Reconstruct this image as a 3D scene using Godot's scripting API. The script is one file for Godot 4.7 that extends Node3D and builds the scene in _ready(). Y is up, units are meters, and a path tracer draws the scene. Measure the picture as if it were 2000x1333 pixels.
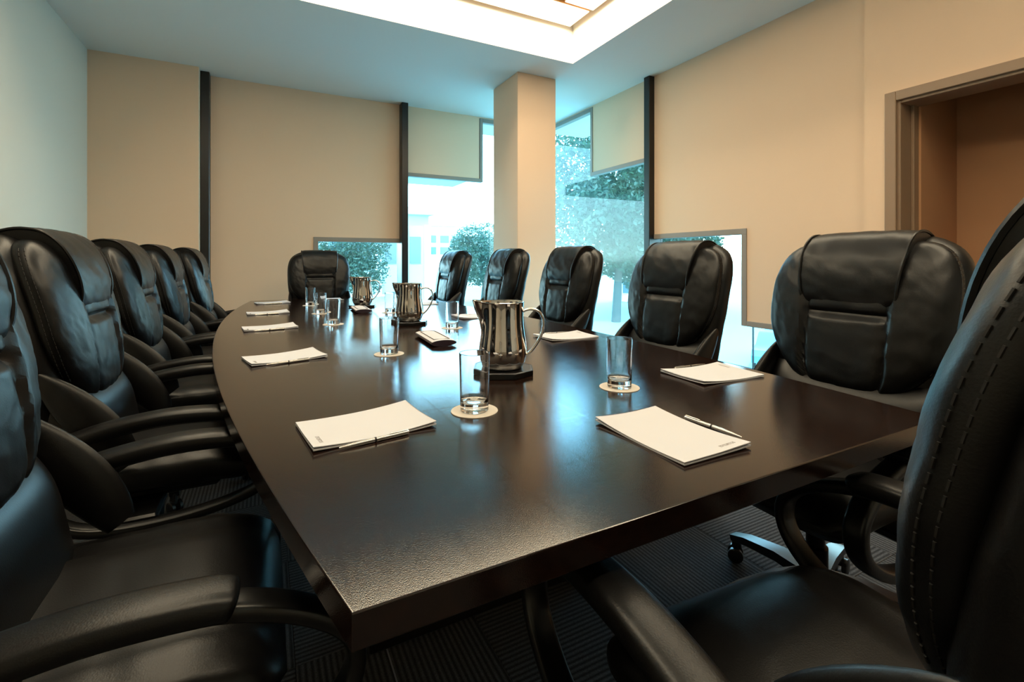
extends Node3D
# A boardroom with a boat-shaped table. Room axes: X to the right along the window wall, U away from the camera (U = -z), y up.

const CEIL := 3.0
const TABLE_TOP := 0.74
const EYE := 1.10
const YAW := -27.55
# light recess in the ceiling, and the four strip lamps along its rim: [X, U, size in X, size in U]
const RX0 := -0.50
const RX1 := 2.63
const RU0 := -0.20
const RU1 := 3.77
const LAMPS := [[1.065, 3.57, 3.0, 0.30], [1.065, 0.0, 3.0, 0.30], [-0.30, 1.785, 0.30, 3.2], [2.43, 1.785, 0.30, 3.2]]

var M := {}
var rng := RandomNumberGenerator.new()


# ---------------------------------------------------------------- mesh tools
class Shape:
	var v: Array[Vector3] = []
	var t: Array[int] = []

	func add(p: Vector3) -> int:
		v.append(p)
		return v.size() - 1

	func tri(a: int, b: int, c: int) -> void:
		t.append_array([a, b, c])

	func quad(a: int, b: int, c: int, d: int) -> void:
		t.append_array([a, b, c, a, c, d])

	func volume_from(start: int) -> float:
		var s := 0.0
		for k in range(start, t.size(), 3):
			s += v[t[k]].dot(v[t[k + 1]].cross(v[t[k + 2]]))
		return s

	# turn the faces added since «start» so that they face outward (Godot: clockwise)
	func outward(start: int) -> void:
		if volume_from(start) > 0.0:
			for k in range(start, t.size(), 3):
				var q := t[k + 1]
				t[k + 1] = t[k + 2]
				t[k + 2] = q

	func loft(rings: Array, closed_path := false, cap := true) -> Shape:
		var start := t.size()
		var n: int = rings[0].size()
		var base := v.size()
		for r in rings:
			for p in r:
				v.append(p)
		var m := rings.size()
		var last := m if closed_path else m - 1
		for i in last:
			var i2 := (i + 1) % m
			for j in n:
				var j2 := (j + 1) % n
				quad(base + i * n + j, base + i * n + j2, base + i2 * n + j2, base + i2 * n + j)
		if cap and not closed_path:
			for e in [0, m - 1]:
				var c := Vector3.ZERO
				for p in rings[e]:
					c += p
				var ci := add(c / n)
				for j in n:
					var a: int = base + e * n + j
					var b: int = base + e * n + (j + 1) % n
					if e == 0:
						tri(ci, b, a)
					else:
						tri(ci, a, b)
		outward(start)
		return self

	func box(lo: Vector3, hi: Vector3, bevel := 0.0) -> Shape:
		var b := minf(bevel, minf(hi.x - lo.x, minf(hi.y - lo.y, hi.z - lo.z)) * 0.49)
		if b <= 0.0:
			return loft([
				[Vector3(lo.x, lo.y, lo.z), Vector3(hi.x, lo.y, lo.z), Vector3(hi.x, lo.y, hi.z), Vector3(lo.x, lo.y, hi.z)],
				[Vector3(lo.x, hi.y, lo.z), Vector3(hi.x, hi.y, lo.z), Vector3(hi.x, hi.y, hi.z), Vector3(lo.x, hi.y, hi.z)]])
		var rings := []
		for s in [[lo.y, b], [lo.y + b, 0.0], [hi.y - b, 0.0], [hi.y, b]]:
			var i: float = s[1]
			var x0: float = lo.x + i
			var x1 := hi.x - i
			var z0 := lo.z + i
			var z1 := hi.z - i
			rings.append([Vector3(x0 + b - i, s[0], z0), Vector3(x1 - b + i, s[0], z0), Vector3(x1, s[0], z0 + b - i), Vector3(x1, s[0], z1 - b + i),
				Vector3(x1 - b + i, s[0], z1), Vector3(x0 + b - i, s[0], z1), Vector3(x0, s[0], z1 - b + i), Vector3(x0, s[0], z0 + b - i)])
		return loft(rings)

	func lathe(profile: Array, segs := 32, center := Vector3.ZERO) -> Shape:
		var rings := []
		for p in profile:
			var r := []
			for k in segs:
				var a := TAU * k / segs
				r.append(center + Vector3(cos(a) * p[0], p[1], sin(a) * p[0]))
			rings.append(r)
		return loft(rings, false, true)

	# sweep a 2D section (x along «side», y along the path's normal) along points
	func sweep(path: Array, section: Array, side: Vector3, closed := false, scales := []) -> Shape:
		var rings := []
		var m := path.size()
		for i in m:
			var a: Vector3 = path[(i - 1 + m) % m] if closed or i > 0 else path[0]
			var b: Vector3 = path[(i + 1) % m] if closed or i < m - 1 else path[m - 1]
			var tan := (b - a).normalized()
			var s := (side - tan * side.dot(tan)).normalized()
			var nrm := s.cross(tan).normalized()
			var k: float = scales[i] if scales.size() else 1.0
			var r := []
			for q in section:
				r.append(path[i] + s * q.x * k + nrm * q.y * k)
			rings.append(r)
		return loft(rings, closed, true)

	func tube(path: Array, radius: float, segs := 8, closed := false, scales := []) -> Shape:
		var sec := []
		for k in segs:
			sec.append(Vector2(cos(TAU * k / segs), sin(TAU * k / segs)) * radius)
		var side := Vector3(0.31, 0.13, 0.94)
		if path.size() > 1:
			var d: Vector3 = (path[1] - path[0]).normalized()
			if absf(d.dot(side.normalized())) > 0.9:
				side = Vector3(0.9, -0.3, 0.1)
		return sweep(path, sec, side, closed, scales)

	# prism over an outline in x-z with bevelled rims
	func slab(outline: Array, y0: float, y1: float, bevel := 0.0) -> Shape:
		var rings := []
		var c := Vector2.ZERO
		for p in outline:
			c += p
		c /= outline.size()
		var steps := [[y0, 0.0], [y1, 0.0]]
		if bevel > 0.0:
			steps = [[y0, bevel], [y0 + bevel, 0.0], [y1 - bevel, 0.0], [y1 - bevel * 0.3, bevel * 0.3], [y1, bevel]]
		for s in steps:
			var r := []
			for i in outline.size():
				var p: Vector2 = outline[i]
				var a: Vector2 = outline[(i - 1 + outline.size()) % outline.size()]
				var b: Vector2 = outline[(i + 1) % outline.size()]
				var n1 := (p - a).normalized().orthogonal()
				var n2 := (b - p).normalized().orthogonal()
				var n := (n1 + n2).normalized()
				if n.dot(p - c) < 0.0:
					n = -n
				var k := 1.0 / maxf(0.4, absf(n.dot(n1)))
				var q: Vector2 = p - n * s[1] * k
				r.append(Vector3(q.x, s[0], q.y))
			rings.append(r)
		return loft(rings)

	func mesh(crease := 40.0) -> ArrayMesh:
		var fn: Array[Vector3] = []
		var fa: Array[Vector3] = []
		var users := {}
		for k in range(0, t.size(), 3):
			var n := -(v[t[k + 1]] - v[t[k]]).cross(v[t[k + 2]] - v[t[k]])
			fa.append(n)
			fn.append(n.normalized())
			for e in 3:
				var key := v[t[k + e]].snapped(Vector3.ONE * 1e-5)
				if not users.has(key):
					users[key] = []
				users[key].append(k / 3)
		var pv := PackedVector3Array()
		var pn := PackedVector3Array()
		var pu := PackedVector2Array()
		var lim := cos(deg_to_rad(crease))
		for k in range(0, t.size(), 3):
			var f: int = k / 3
			if fa[f].length() < 1e-14:
				continue
			for e in 3:
				var p := v[t[k + e]]
				var n := Vector3.ZERO
				for g in users[p.snapped(Vector3.ONE * 1e-5)]:
					if fn[g].dot(fn[f]) >= lim:
						n += fa[g]
				pv.append(p)
				pn.append(n.normalized() if n.length() > 1e-14 else fn[f])
				pu.append(Vector2(p.x + p.y * 0.37, p.z + p.y * 0.61))
		var arr := []
		arr.resize(Mesh.ARRAY_MAX)
		arr[Mesh.ARRAY_VERTEX] = pv
		arr[Mesh.ARRAY_NORMAL] = pn
		arr[Mesh.ARRAY_TEX_UV] = pu
		var am := ArrayMesh.new()
		am.add_surface_from_arrays(Mesh.PRIMITIVE_TRIANGLES, arr)
		return am


func catmull(pts: Array, per: int, closed := false) -> Array:
	var out := []
	var n := pts.size()
	var last := n if closed else n - 1
	for i in last:
		var p0 = pts[(i - 1 + n) % n] if closed else pts[maxi(i - 1, 0)]
		var p1 = pts[i]
		var p2 = pts[(i + 1) % n]
		var p3 = pts[(i + 2) % n] if closed else pts[mini(i + 2, n - 1)]
		for k in per:
			var s := float(k) / per
			out.append(0.5 * ((2.0 * p1) + (p2 - p0) * s + (2.0 * p0 - 5.0 * p1 + 4.0 * p2 - p3) * s * s + (3.0 * p1 - p0 - 3.0 * p2 + p3) * s * s * s))
	if not closed:
		out.append(pts[n - 1])
	return out


func table_lerp(pts: Array, y: float) -> float:
	if y <= pts[0][0]:
		return pts[0][1]
	for i in pts.size() - 1:
		if y <= pts[i + 1][0]:
			var p0: float = pts[maxi(i - 1, 0)][1]
			var p3: float = pts[mini(i + 2, pts.size() - 1)][1]
			var p1: float = pts[i][1]
			var p2: float = pts[i + 1][1]
			var w: float = pts[i + 1][0] - pts[i][0]
			var s: float = (y - pts[i][0]) / w
			var m1: float = (p2 - p0) / maxf(1e-6, pts[i + 1][0] - pts[maxi(i - 1, 0)][0]) * w
			var m2: float = (p3 - p1) / maxf(1e-6, pts[mini(i + 2, pts.size() - 1)][0] - pts[i][0]) * w
			return (2 * s ** 3 - 3 * s * s + 1) * p1 + (s ** 3 - 2 * s * s + s) * m1 + (-2 * s ** 3 + 3 * s * s) * p2 + (s ** 3 - s * s) * m2
	return pts[-1][1]


func ring_xz(hw: float, ht: float, y: float, zc: float, n := 44, power := 2.6) -> Array:
	var r := []
	for k in n:
		var a := TAU * k / n
		var c := cos(a)
		var s := sin(a)
		r.append(Vector3(hw * signf(c) * pow(absf(c), 2.0 / power), y, zc + ht * signf(s) * pow(absf(s), 2.0 / power)))
	return r


# ---------------------------------------------------------------- scene tools
func V(x: float, y: float, u: float) -> Vector3:
	return Vector3(x, y, -u)


func obj(called: String, s: Shape, material: Material, parent: Node = null, crease := 40.0) -> MeshInstance3D:
	return obj_mesh(called, s.mesh(crease), material, parent)


func obj_mesh(called: String, m: Mesh, material: Material, parent: Node = null) -> MeshInstance3D:
	var o := MeshInstance3D.new()
	o.name = called
	o.mesh = m
	o.material_override = material
	(parent if parent else self).add_child(o, true)
	return o


var used_names := {}


func numbered(called: String) -> String:
	var n: int = used_names.get(called, 0)
	used_names[called] = n + 1
	return called if n == 0 else "%s_%03d" % [called, n]


func tag(o: Node, label: String, category: String, group := "") -> Node:
	o.set_meta("label", label)
	o.set_meta("category", category)
	if group:
		o.set_meta("group", group)
	return o


func thing(called: String, label: String, category: String, at := Vector3.ZERO, turn := 0.0, group := "") -> Node3D:
	var o := Node3D.new()
	o.name = numbered(called)
	add_child(o)
	o.position = at
	o.rotation_degrees.y = turn
	tag(o, label, category, group)
	return o


func structure(called: String, label: String) -> Node3D:
	var o := Node3D.new()
	o.name = called
	add_child(o)
	o.set_meta("kind", "structure")
	if label:
		o.set_meta("label", label)
	return o


func copy(src: Node3D, label: String, at: Vector3, turn: float) -> Node3D:
	var c: Node3D = src.duplicate()
	c.name = numbered(src.name)
	add_child(c)
	c.position = at
	c.rotation_degrees.y = turn
	c.set_meta("label", label)
	return c


func slab_box(x0: float, x1: float, y0: float, y1: float, u0: float, u1: float, bevel := 0.0) -> Shape:
	return Shape.new().box(Vector3(x0, y0, -maxf(u0, u1)), Vector3(x1, y1, -minf(u0, u1)), bevel)


# ---------------------------------------------------------------- materials
func noise_tex(freq: float, size := 512, normal := false, bump := 4.0, kind := FastNoiseLite.TYPE_SIMPLEX_SMOOTH, seed_ := 1, octaves := 3, ramp: Gradient = null) -> NoiseTexture2D:
	var n := FastNoiseLite.new()
	n.noise_type = kind
	n.frequency = freq
	n.seed = seed_
	n.fractal_octaves = octaves
	var t := NoiseTexture2D.new()
	t.width = size
	t.height = size
	t.seamless = true
	t.as_normal_map = normal
	t.bump_strength = bump
	t.noise = n
	if ramp:
		t.color_ramp = ramp
	return t


func grad(a: Color, b: Color) -> Gradient:
	var g := Gradient.new()
	g.set_color(0, a)
	g.set_color(1, b)
	return g


func mat(called: String, c: Color, rough: float, metal := 0.0, spec := 0.5) -> StandardMaterial3D:
	var m := StandardMaterial3D.new()
	m.resource_name = called
	m.albedo_color = c
	m.roughness = rough
	m.metallic = metal
	m.metallic_specular = spec
	return m


func triplanar(m: StandardMaterial3D, scale: Vector3, world := false) -> void:
	m.uv1_triplanar = true
	m.uv1_world_triplanar = world
	m.uv1_scale = scale


func rib_image() -> ImageTexture:
	var rnd := RandomNumberGenerator.new()
	rnd.seed = 7
	var im := Image.create(256, 256, false, Image.FORMAT_RGB8)
	for x in 256:
		var rib := 0.5 + 0.5 * cos(TAU * x / 8.0)
		var tone := rnd.randf_range(0.75, 1.2)
		for y in 256:
			var k := (0.035 + 0.075 * rib * tone) * rnd.randf_range(0.7, 1.3)
			im.set_pixel(x, y, Color(k, k, k * 1.04).linear_to_srgb())
	return ImageTexture.create_from_image(im)


func make_materials() -> void:
	M.leather = mat("leather", Color(0.028, 0.027, 0.029), 0.38, 0.0, 0.42)
	M.leather.normal_enabled = true
	M.leather.normal_texture = noise_tex(0.045, 512, true, 6.0, FastNoiseLite.TYPE_CELLULAR, 3, 2)
	M.leather.normal_scale = 0.2
	triplanar(M.leather, Vector3.ONE * 16.0)
	M.thread = mat("thread", Color(0.07, 0.067, 0.067), 0.7)
	M.plastic = mat("plastic", Color(0.02, 0.02, 0.021), 0.33)
	M.steel_dark = mat("steel_dark", Color(0.12, 0.12, 0.125), 0.3, 1.0)

	M.table = mat("table_wood", Color.WHITE, 0.11, 0.0, 0.62)
	M.table.albedo_texture = noise_tex(0.012, 512, false, 1.0, FastNoiseLite.TYPE_SIMPLEX_SMOOTH, 5, 4, grad(Color(0.075, 0.04, 0.03), Color(0.14, 0.078, 0.052)))
	M.table.normal_enabled = true
	M.table.normal_texture = noise_tex(0.16, 512, true, 3.0, FastNoiseLite.TYPE_SIMPLEX_SMOOTH, 9, 2)
	M.table.normal_scale = 0.07
	triplanar(M.table, Vector3(7.0, 7.0, 5.0))
	M.table_black = mat("table_base", Color(0.03, 0.026, 0.025), 0.4)

	M.panel = mat("panel_beige", Color(0.895, 0.78, 0.67), 0.85, 0.0, 0.25)
	M.beige_wall = mat("wall_beige", Color(0.895, 0.78, 0.67), 0.85, 0.0, 0.25)
	M.lobby_wall = mat("lobby_wall_brown", Color(0.74, 0.56, 0.42), 0.85, 0.0, 0.25)
	M.white_wall = mat("wall_white", Color(0.81, 0.79, 0.74), 0.85, 0.0, 0.25)
	M.ceiling = mat("ceiling_white", Color(0.89, 0.89, 0.87), 0.9, 0.0, 0.2)
	for k in ["panel", "beige_wall", "white_wall", "ceiling"]:
		M[k].normal_enabled = true
		M[k].normal_texture = noise_tex(0.08, 256, true, 2.0, FastNoiseLite.TYPE_SIMPLEX_SMOOTH, 21, 2)
		M[k].normal_scale = 0.05
		triplanar(M[k], Vector3.ONE * 3.0, true)
	M.trim = mat("taupe_trim", Color(0.56, 0.52, 0.48), 0.55)
	M.mullion = mat("mullion_black", Color(0.045, 0.045, 0.05), 0.35)
	M.door_frame = mat("door_frame_brown", Color(0.58, 0.48, 0.39), 0.45)
	M.carpet = mat("carpet", Color.WHITE, 0.95, 0.0, 0.1)
	M.carpet.albedo_texture = rib_image()
	M.carpet.uv1_scale = Vector3(2.0, 2.0, 1.0)
	M.carpet_base = mat("floor_slab", Color(0.16, 0.16, 0.165), 0.95)
	M.accent = mat("carpet_accent", Color(0.55, 0.55, 0.57), 0.9)

	M.glass_pane = mat("window_glass", Color(0.55, 0.85, 0.85, 0.04), 0.0, 0.0, 0.30)
	M.glass_pane.transparency = BaseMaterial3D.TRANSPARENCY_ALPHA
	M.glass = mat("clear_glass", Color(1, 1, 1, 0.0), 0.0)
	M.glass.transparency = BaseMaterial3D.TRANSPARENCY_ALPHA
	M.glass.refraction_enabled = true
	M.glass.refraction_scale = 0.05
	M.chrome = mat("polished_steel", Color(0.86, 0.84, 0.82), 0.05, 1.0)
	M.paper = mat("paper", Color(0.78, 0.78, 0.80), 0.8, 0.0, 0.3)
	M.coaster = mat("coaster_card", Color(0.81, 0.78, 0.74), 0.85, 0.0, 0.3)
	M.ink = mat("ink", Color(0.45, 0.42, 0.40), 0.8)
	M.pen = mat("pen_silver", Color(0.82, 0.80, 0.78), 0.22, 0.9)
	M.pen_dark = mat("pen_ring", Color(0.25, 0.25, 0.26), 0.3, 0.8)
	M.mat_black = mat("mat_black", Color(0.03, 0.03, 0.033), 0.28)
	M.mat_line = mat("mat_line", Color(0.55, 0.55, 0.58), 0.4)
	M.box_dark = mat("box_dark", Color(0.16, 0.11, 0.15), 0.35)
	M.lamp = mat("lamp_diffuser", Color(0.95, 0.93, 0.88), 0.9)
	M.lamp.emission_enabled = true
	M.lamp.emission = Color(1.0, 0.92, 0.78)
	M.lamp.emission_energy_multiplier = 1.5
	M.lamp_frame = mat("lamp_frame", Color(0.85, 0.62, 0.38), 0.5)

	# outside
	M.ground = mat("paving", Color(0.57, 0.60, 0.56), 0.9)
	M.canopy = mat("canopy_white", Color(0.82, 0.84, 0.84), 0.85)
	M.render_white = mat("render_white", Color(0.88, 0.88, 0.86), 0.9)
	M.render_pale = mat("render_pale", Color(0.70, 0.76, 0.74), 0.9)
	M.far_glass = mat("far_window", Color(0.32, 0.40, 0.44), 0.15)
	M.bark = mat("bark", Color(0.30, 0.28, 0.26), 0.9)
	M.leaf = mat("leaf", Color(0.19, 0.25, 0.20), 0.6)
	M.leaf.backlight_enabled = true
	M.leaf.backlight = Color(0.25, 0.32, 0.22)
	M.car_paint = mat("car_paint", Color(0.36, 0.52, 0.66), 0.25, 0.3)
	M.tyre = mat("tyre", Color(0.10, 0.10, 0.12), 0.8)


# ---------------------------------------------------------------- chair
func back_z(y: float) -> float:
	return table_lerp([[0.42, 0.185], [0.6, 0.19], [0.8, 0.205], [1.0, 0.245], [1.2, 0.315]], y)


func shell_hw(y: float) -> float:
	return table_lerp([[0.44, 0.215], [0.55, 0.235], [0.7, 0.258], [0.85, 0.278], [0.95, 0.282], [1.03, 0.279], [1.09, 0.264], [1.13, 0.238], [1.16, 0.195], [1.175, 0.15], [1.18, 0.09]], y)


func shield_hw(y: float) -> float:
	return table_lerp([[0.675, 0.115], [0.70, 0.148], [0.74, 0.19], [0.80, 0.232], [0.88, 0.262], [0.95, 0.268], [1.03, 0.266], [1.09, 0.250], [1.13, 0.222], [1.155, 0.175], [1.165, 0.09]], y)


func make_chair() -> Node3D:
	var t := thing("executive_chair", "", "chair", Vector3.ZERO, 0.0, "black leather executive chairs round the table")
	var wob := FastNoiseLite.new()
	wob.seed = 4
	wob.frequency = 9.0
	# seat
	var rings := []
	for i in 25:
		var s := i / 24.0
		var z := lerpf(-0.30, 0.20, s)
		var edge := sqrt(maxf(0.0, 1.0 - pow(absf(s * 2.0 - 1.0), 6.0)))
		var hw := 0.215 + 0.045 * edge
		var ht := 0.012 + 0.05 * edge
		var yc := 0.465 - 0.03 * pow(maxf(0.0, 0.35 - s) / 0.35, 2.0)
		var r := []
		for k in 40:
			var a := TAU * k / 40
			var x := hw * signf(cos(a)) * pow(absf(cos(a)), 0.62)
			var y := ht * signf(sin(a)) * pow(absf(sin(a)), 0.62)
			if sin(a) > 0.0:
				y -= 0.012 * exp(-pow((absf(x) - 0.165) / 0.012, 2.0))
				y += 0.003 * wob.get_noise_2d(x * 2.0, z * 2.0)
			r.append(Vector3(x, yc + y, z))
		rings.append(r)
	obj("seat", Shape.new().loft(rings), M.leather, t)
	# padded outer shell of the back
	rings = []
	var ys := []
	for i in 30:
		ys.append(lerpf(0.44, 1.08, i / 29.0))
	for i in range(1, 13):
		ys.append(1.08 + 0.10 * sin(PI / 2 * i / 12.0))
	for y in ys:
		var top := clampf((1.18 - y) / 0.09, 0.0, 1.0)
		var ht := 0.074 * sqrt(maxf(0.03, 1.0 - pow(1.0 - top, 2.0))) * lerpf(0.75, 1.0, smoothstep(0.44, 0.6, y))
		var r := ring_xz(shell_hw(y), ht, y, back_z(y) + 0.02, 44, 2.5)
		for k in r.size():
			r[k] += Vector3(0, 0, 0.004 * wob.get_noise_3d(r[k].x * 1.4, y * 1.4, signf(r[k].z - back_z(y))))
		rings.append(r)
	obj("backrest", Shape.new().loft(rings), M.leather, t)
	# oval front cushion with two bolsters and a centre panel
	rings = []
	ys = []
	for i in 48:
		ys.append(lerpf(0.675, 1.10, i / 47.0))
	for i in range(1, 9):
		ys.append(1.10 + 0.065 * sin(PI / 2 * i / 8.0))
	for y in ys:
		var hw := shield_hw(y) + 0.008
		var e := minf(clampf((y - 0.672) / 0.05, 0.02, 1.0), clampf((1.167 - y) / 0.07, 0.02, 1.0))
		var ht := 0.060 * sqrt(1.0 - pow(1.0 - e, 2.0))
		var zc := back_z(y) - 0.038
		var r := []
		for k in 144:
			var a := TAU * k / 144
			var x := hw * signf(cos(a)) * pow(absf(cos(a)), 0.8)
			var z := ht * signf(sin(a)) * pow(absf(sin(a)), 0.8)
			if sin(a) < 0.0:
				var seam := table_lerp([[0.67, 0.095], [0.75, 0.118], [0.95, 0.122], [1.2, 0.135]], y)
				var deep := minf(1.0, ht / 0.06)
				z += 0.015 * exp(-pow((absf(x) - seam) / 0.008, 2.0)) * deep * deep
				z += (0.008 + 0.018 * exp(-pow((y - 0.925) / 0.012, 2.0))) * (1.0 - smoothstep(seam - 0.012, seam + 0.004, absf(x))) * deep
				z += 0.0035 * wob.get_noise_2d(x * 1.6 + 3.0, y * 1.3)
			r.append(Vector3(x, y, zc + z))
		rings.append(r)
	var cushion := obj("front_cushion", Shape.new().loft(rings), M.leather, t)
	# a double row of stitches along both sides of the cushion
	var st := Shape.new()
	for side in [-1.0, 1.0]:
		for f in [-0.08, 0.04]:
			var yy := 0.76
			while yy < 1.13:
				var pts := []
				for q in [0.0, 0.0085]:
					var y2: float = yy + q
					var e := minf(clampf((y2 - 0.672) / 0.05, 0.02, 1.0), clampf((1.167 - y2) / 0.07, 0.02, 1.0))
					var ht := 0.060 * sqrt(1.0 - pow(1.0 - e, 2.0))
					var x := (shield_hw(y2) + 0.008) * pow(1.0 - f * f, 0.4)
					pts.append(Vector3(side * (x + 0.0004), y2, back_z(y2) - 0.038 + ht * signf(f) * pow(absf(f), 0.8)))
				st.tube(pts, 0.0013, 5)
				yy += 0.0125
	obj("stitching", st, M.thread, cushion).set_meta("kind", "stuff")
	# lumbar block under the oval cushion
	rings = []
	for i in 20:
		var s := i / 19.0
		var y := lerpf(0.47, 0.735, s)
		var e := clampf((1.0 - s) / 0.45, 0.0, 1.0)
		var ht := 0.082 * sqrt(maxf(0.05, 1.0 - pow(1.0 - e, 2.0)))
		var hw := lerpf(0.262, 0.245, s)
		var r := ring_xz(hw, ht, y, 0.135 + 0.045 * s, 40, 3.0)
		for k in r.size():
			if r[k].z < 0.135 + 0.045 * s:
				r[k].z += 0.012 * exp(-pow((absf(r[k].x) - 0.13) / 0.008, 2.0)) * e
		rings.append(r)
	obj("lumbar_cushion", Shape.new().loft(rings), M.leather, t)
	# pointed side wings
	for side in [-1.0, 1.0]:
		rings = []
		for i in 17:
			var s := i / 16.0
			var c := Vector3(side * lerpf(0.262, 0.262, s), lerpf(0.52, 0.80, s), lerpf(0.015, 0.215, pow(s, 1.15)))
			var w := 0.050 * pow(sin(PI * clampf(s * 0.86 + 0.14, 0.0, 1.0)), 0.75) + 0.004
			var th := 0.020 * pow(sin(PI * clampf(s * 0.86 + 0.14, 0.0, 1.0)), 0.6) + 0.003
			var dir := Vector3(0, 0.6, -0.8)
			var r := []
			for k in 20:
				var a := TAU * k / 20
				r.append(c + dir * w * cos(a) + Vector3(1, 0, 0) * th * sin(a))
			rings.append(r)
		obj("side_wing", Shape.new().loft(rings), M.leather, t)
	# head pillow: folded over the top
	var outer := [Vector2(0.182, 0.928), Vector2(0.158, 0.94), Vector2(0.143, 0.978), Vector2(0.144, 1.03), Vector2(0.162, 1.095), Vector2(0.194, 1.152), Vector2(0.238, 1.188), Vector2(0.295, 1.195), Vector2(0.345, 1.175), Vector2(0.368, 1.13), Vector2(0.364, 1.09),
		Vector2(0.345, 1.10), Vector2(0.32, 1.14), Vector2(0.27, 1.15), Vector2(0.215, 1.12), Vector2(0.19, 1.06), Vector2(0.185, 0.98)]
	var prof := catmull(outer, 4, true)
	var mid := Vector2(0.21, 1.10)
	rings = []
	for i in 19:
		var s := i / 18.0 * 2.0 - 1.0
		var x := s * 0.154
		var k := 1.0 - 0.10 * pow(absf(s), 14.0) - 0.03 * pow(absf(s), 2.0)
		var r := []
		for p in prof:
			var taper := lerpf(0.90, 1.03, clampf((p.y - 0.92) / 0.2, 0.0, 1.0))
			var q: Vector2 = mid + (p - mid) * k
			r.append(Vector3(x * taper, q.y + 0.003 * wob.get_noise_2d(x * 2.0, p.y * 2.0), q.x + 0.004 * wob.get_noise_2d(x * 1.5 + 9.0, p.y * 2.0)))
		rings.append(r)
	var pillow := obj("head_pillow", Shape.new().loft(rings), M.leather, t, 50.0)
	for side in [-1.0, 1.0]:
		var pp := []
		for p in catmull(outer.slice(0, 11), 4):
			var q: Vector2 = mid + (p - mid) * 0.925
			var taper := lerpf(0.90, 1.03, clampf((p.y - 0.92) / 0.2, 0.0, 1.0))
			pp.append(Vector3(side * 0.1525 * taper, q.y, q.x))
		obj("piping", Shape.new().tube(pp, 0.0045, 6), M.leather, pillow)
	# armrests: a closed loop with a padded top
	var loop := [Vector3(0, 0.60, 0.175), Vector3(0, 0.632, 0.05), Vector3(0, 0.648, -0.08), Vector3(0, 0.64, -0.21), Vector3(0, 0.60, -0.32), Vector3(0, 0.54, -0.385), Vector3(0, 0.465, -0.375),
		Vector3(0, 0.405, -0.29), Vector3(0, 0.372, -0.14), Vector3(0, 0.37, 0.03), Vector3(0, 0.405, 0.14), Vector3(0, 0.50, 0.195)]
	var path := catmull(loop, 5, true)
	var sec := []
	for k in 16:
		var a := TAU * k / 16
		sec.append(Vector2(0.024 * signf(cos(a)) * pow(absf(cos(a)), 0.6), 0.014 * signf(sin(a)) * pow(absf(sin(a)), 0.6)))
	for side in [-1.0, 1.0]:
		var arm := Node3D.new()
		arm.name = "armrest"
		t.add_child(arm, true)
		arm.position.x = side * 0.325
		obj("arm_loop", Shape.new().sweep(path, sec, Vector3.RIGHT, true), M.plastic, arm)
		var pad_path := catmull([Vector3(0, 0.610, 0.165), Vector3(0, 0.642, 0.05), Vector3(0, 0.658, -0.08), Vector3(0, 0.652, -0.20), Vector3(0, 0.642, -0.235)], 6)
		var sc := []
		for i in pad_path.size():
			var s := float(i) / (pad_path.size() - 1)
			sc.append(sqrt(maxf(0.04, 1.0 - pow(absf(s * 2.0 - 1.0), 10.0))))
		var psec := []
		for k in 20:
			var a := TAU * k / 20
			psec.append(Vector2(0.036 * signf(cos(a)) * pow(absf(cos(a)), 0.7), 0.021 * signf(sin(a)) * pow(absf(sin(a)), 0.7)))
		obj("arm_pad", Shape.new().sweep(pad_path, psec, Vector3.RIGHT, false, sc), M.leather, arm)
		obj("bracket", Shape.new().box(Vector3(minf(0.0, -side * 0.16), 0.368, -0.06), Vector3(maxf(0.0, -side * 0.16), 0.392, 0.06), 0.006), M.plastic, arm)
	# mechanism, gas lift and five-star base
	obj("seat_pan", Shape.new().box(Vector3(-0.19, 0.385, -0.2), Vector3(0.19, 0.415, 0.17), 0.01), M.plastic, t)
	obj("gas_lift", Shape.new().lathe([[0.05, 0.385], [0.05, 0.33], [0.026, 0.325], [0.026, 0.22], [0.034, 0.215], [0.034, 0.10]], 20), M.steel_dark, t)
	var leg_s := Shape.new().sweep([Vector3(0, 0.115, 0.0), Vector3(0, 0.118, 0.12), Vector3(0, 0.10, 0.24), Vector3(0, 0.082, 0.30)],
		[Vector2(0.026, 0.012), Vector2(0.016, 0.02), Vector2(-0.016, 0.02), Vector2(-0.026, 0.012), Vector2(-0.026, -0.016), Vector2(0.026, -0.016)], Vector3.RIGHT, false, [1.25, 1.05, 0.85, 0.7])
	var leg_m := leg_s.mesh(30)
	var wheel := Shape.new()
	for side in [-1.0, 1.0]:
		var r0 := []
		for e in [[0.008, 0.022], [0.010, 0.026], [0.022, 0.026], [0.025, 0.02]]:
			var r := []
			for k in 18:
				var a := TAU * k / 18
				r.append(Vector3(side * e[0], 0.026 + e[1] * sin(a), e[1] * cos(a)))
			r0.append(r)
		wheel.loft(r0)
	wheel.box(Vector3(-0.009, 0.03, -0.02), Vector3(0.009, 0.085, 0.012), 0.004)
	var wheel_m := wheel.mesh(35)
	for k in 5:
		var leg := obj_mesh("base_leg", leg_m, M.plastic, t)
		leg.rotation.y = TAU * k / 5.0 + 0.3
		var w := obj_mesh("caster", wheel_m, M.plastic, leg)
		w.position = Vector3(0, 0, 0.292)
		w.rotation.y = 0.7 * k
	return t


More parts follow.
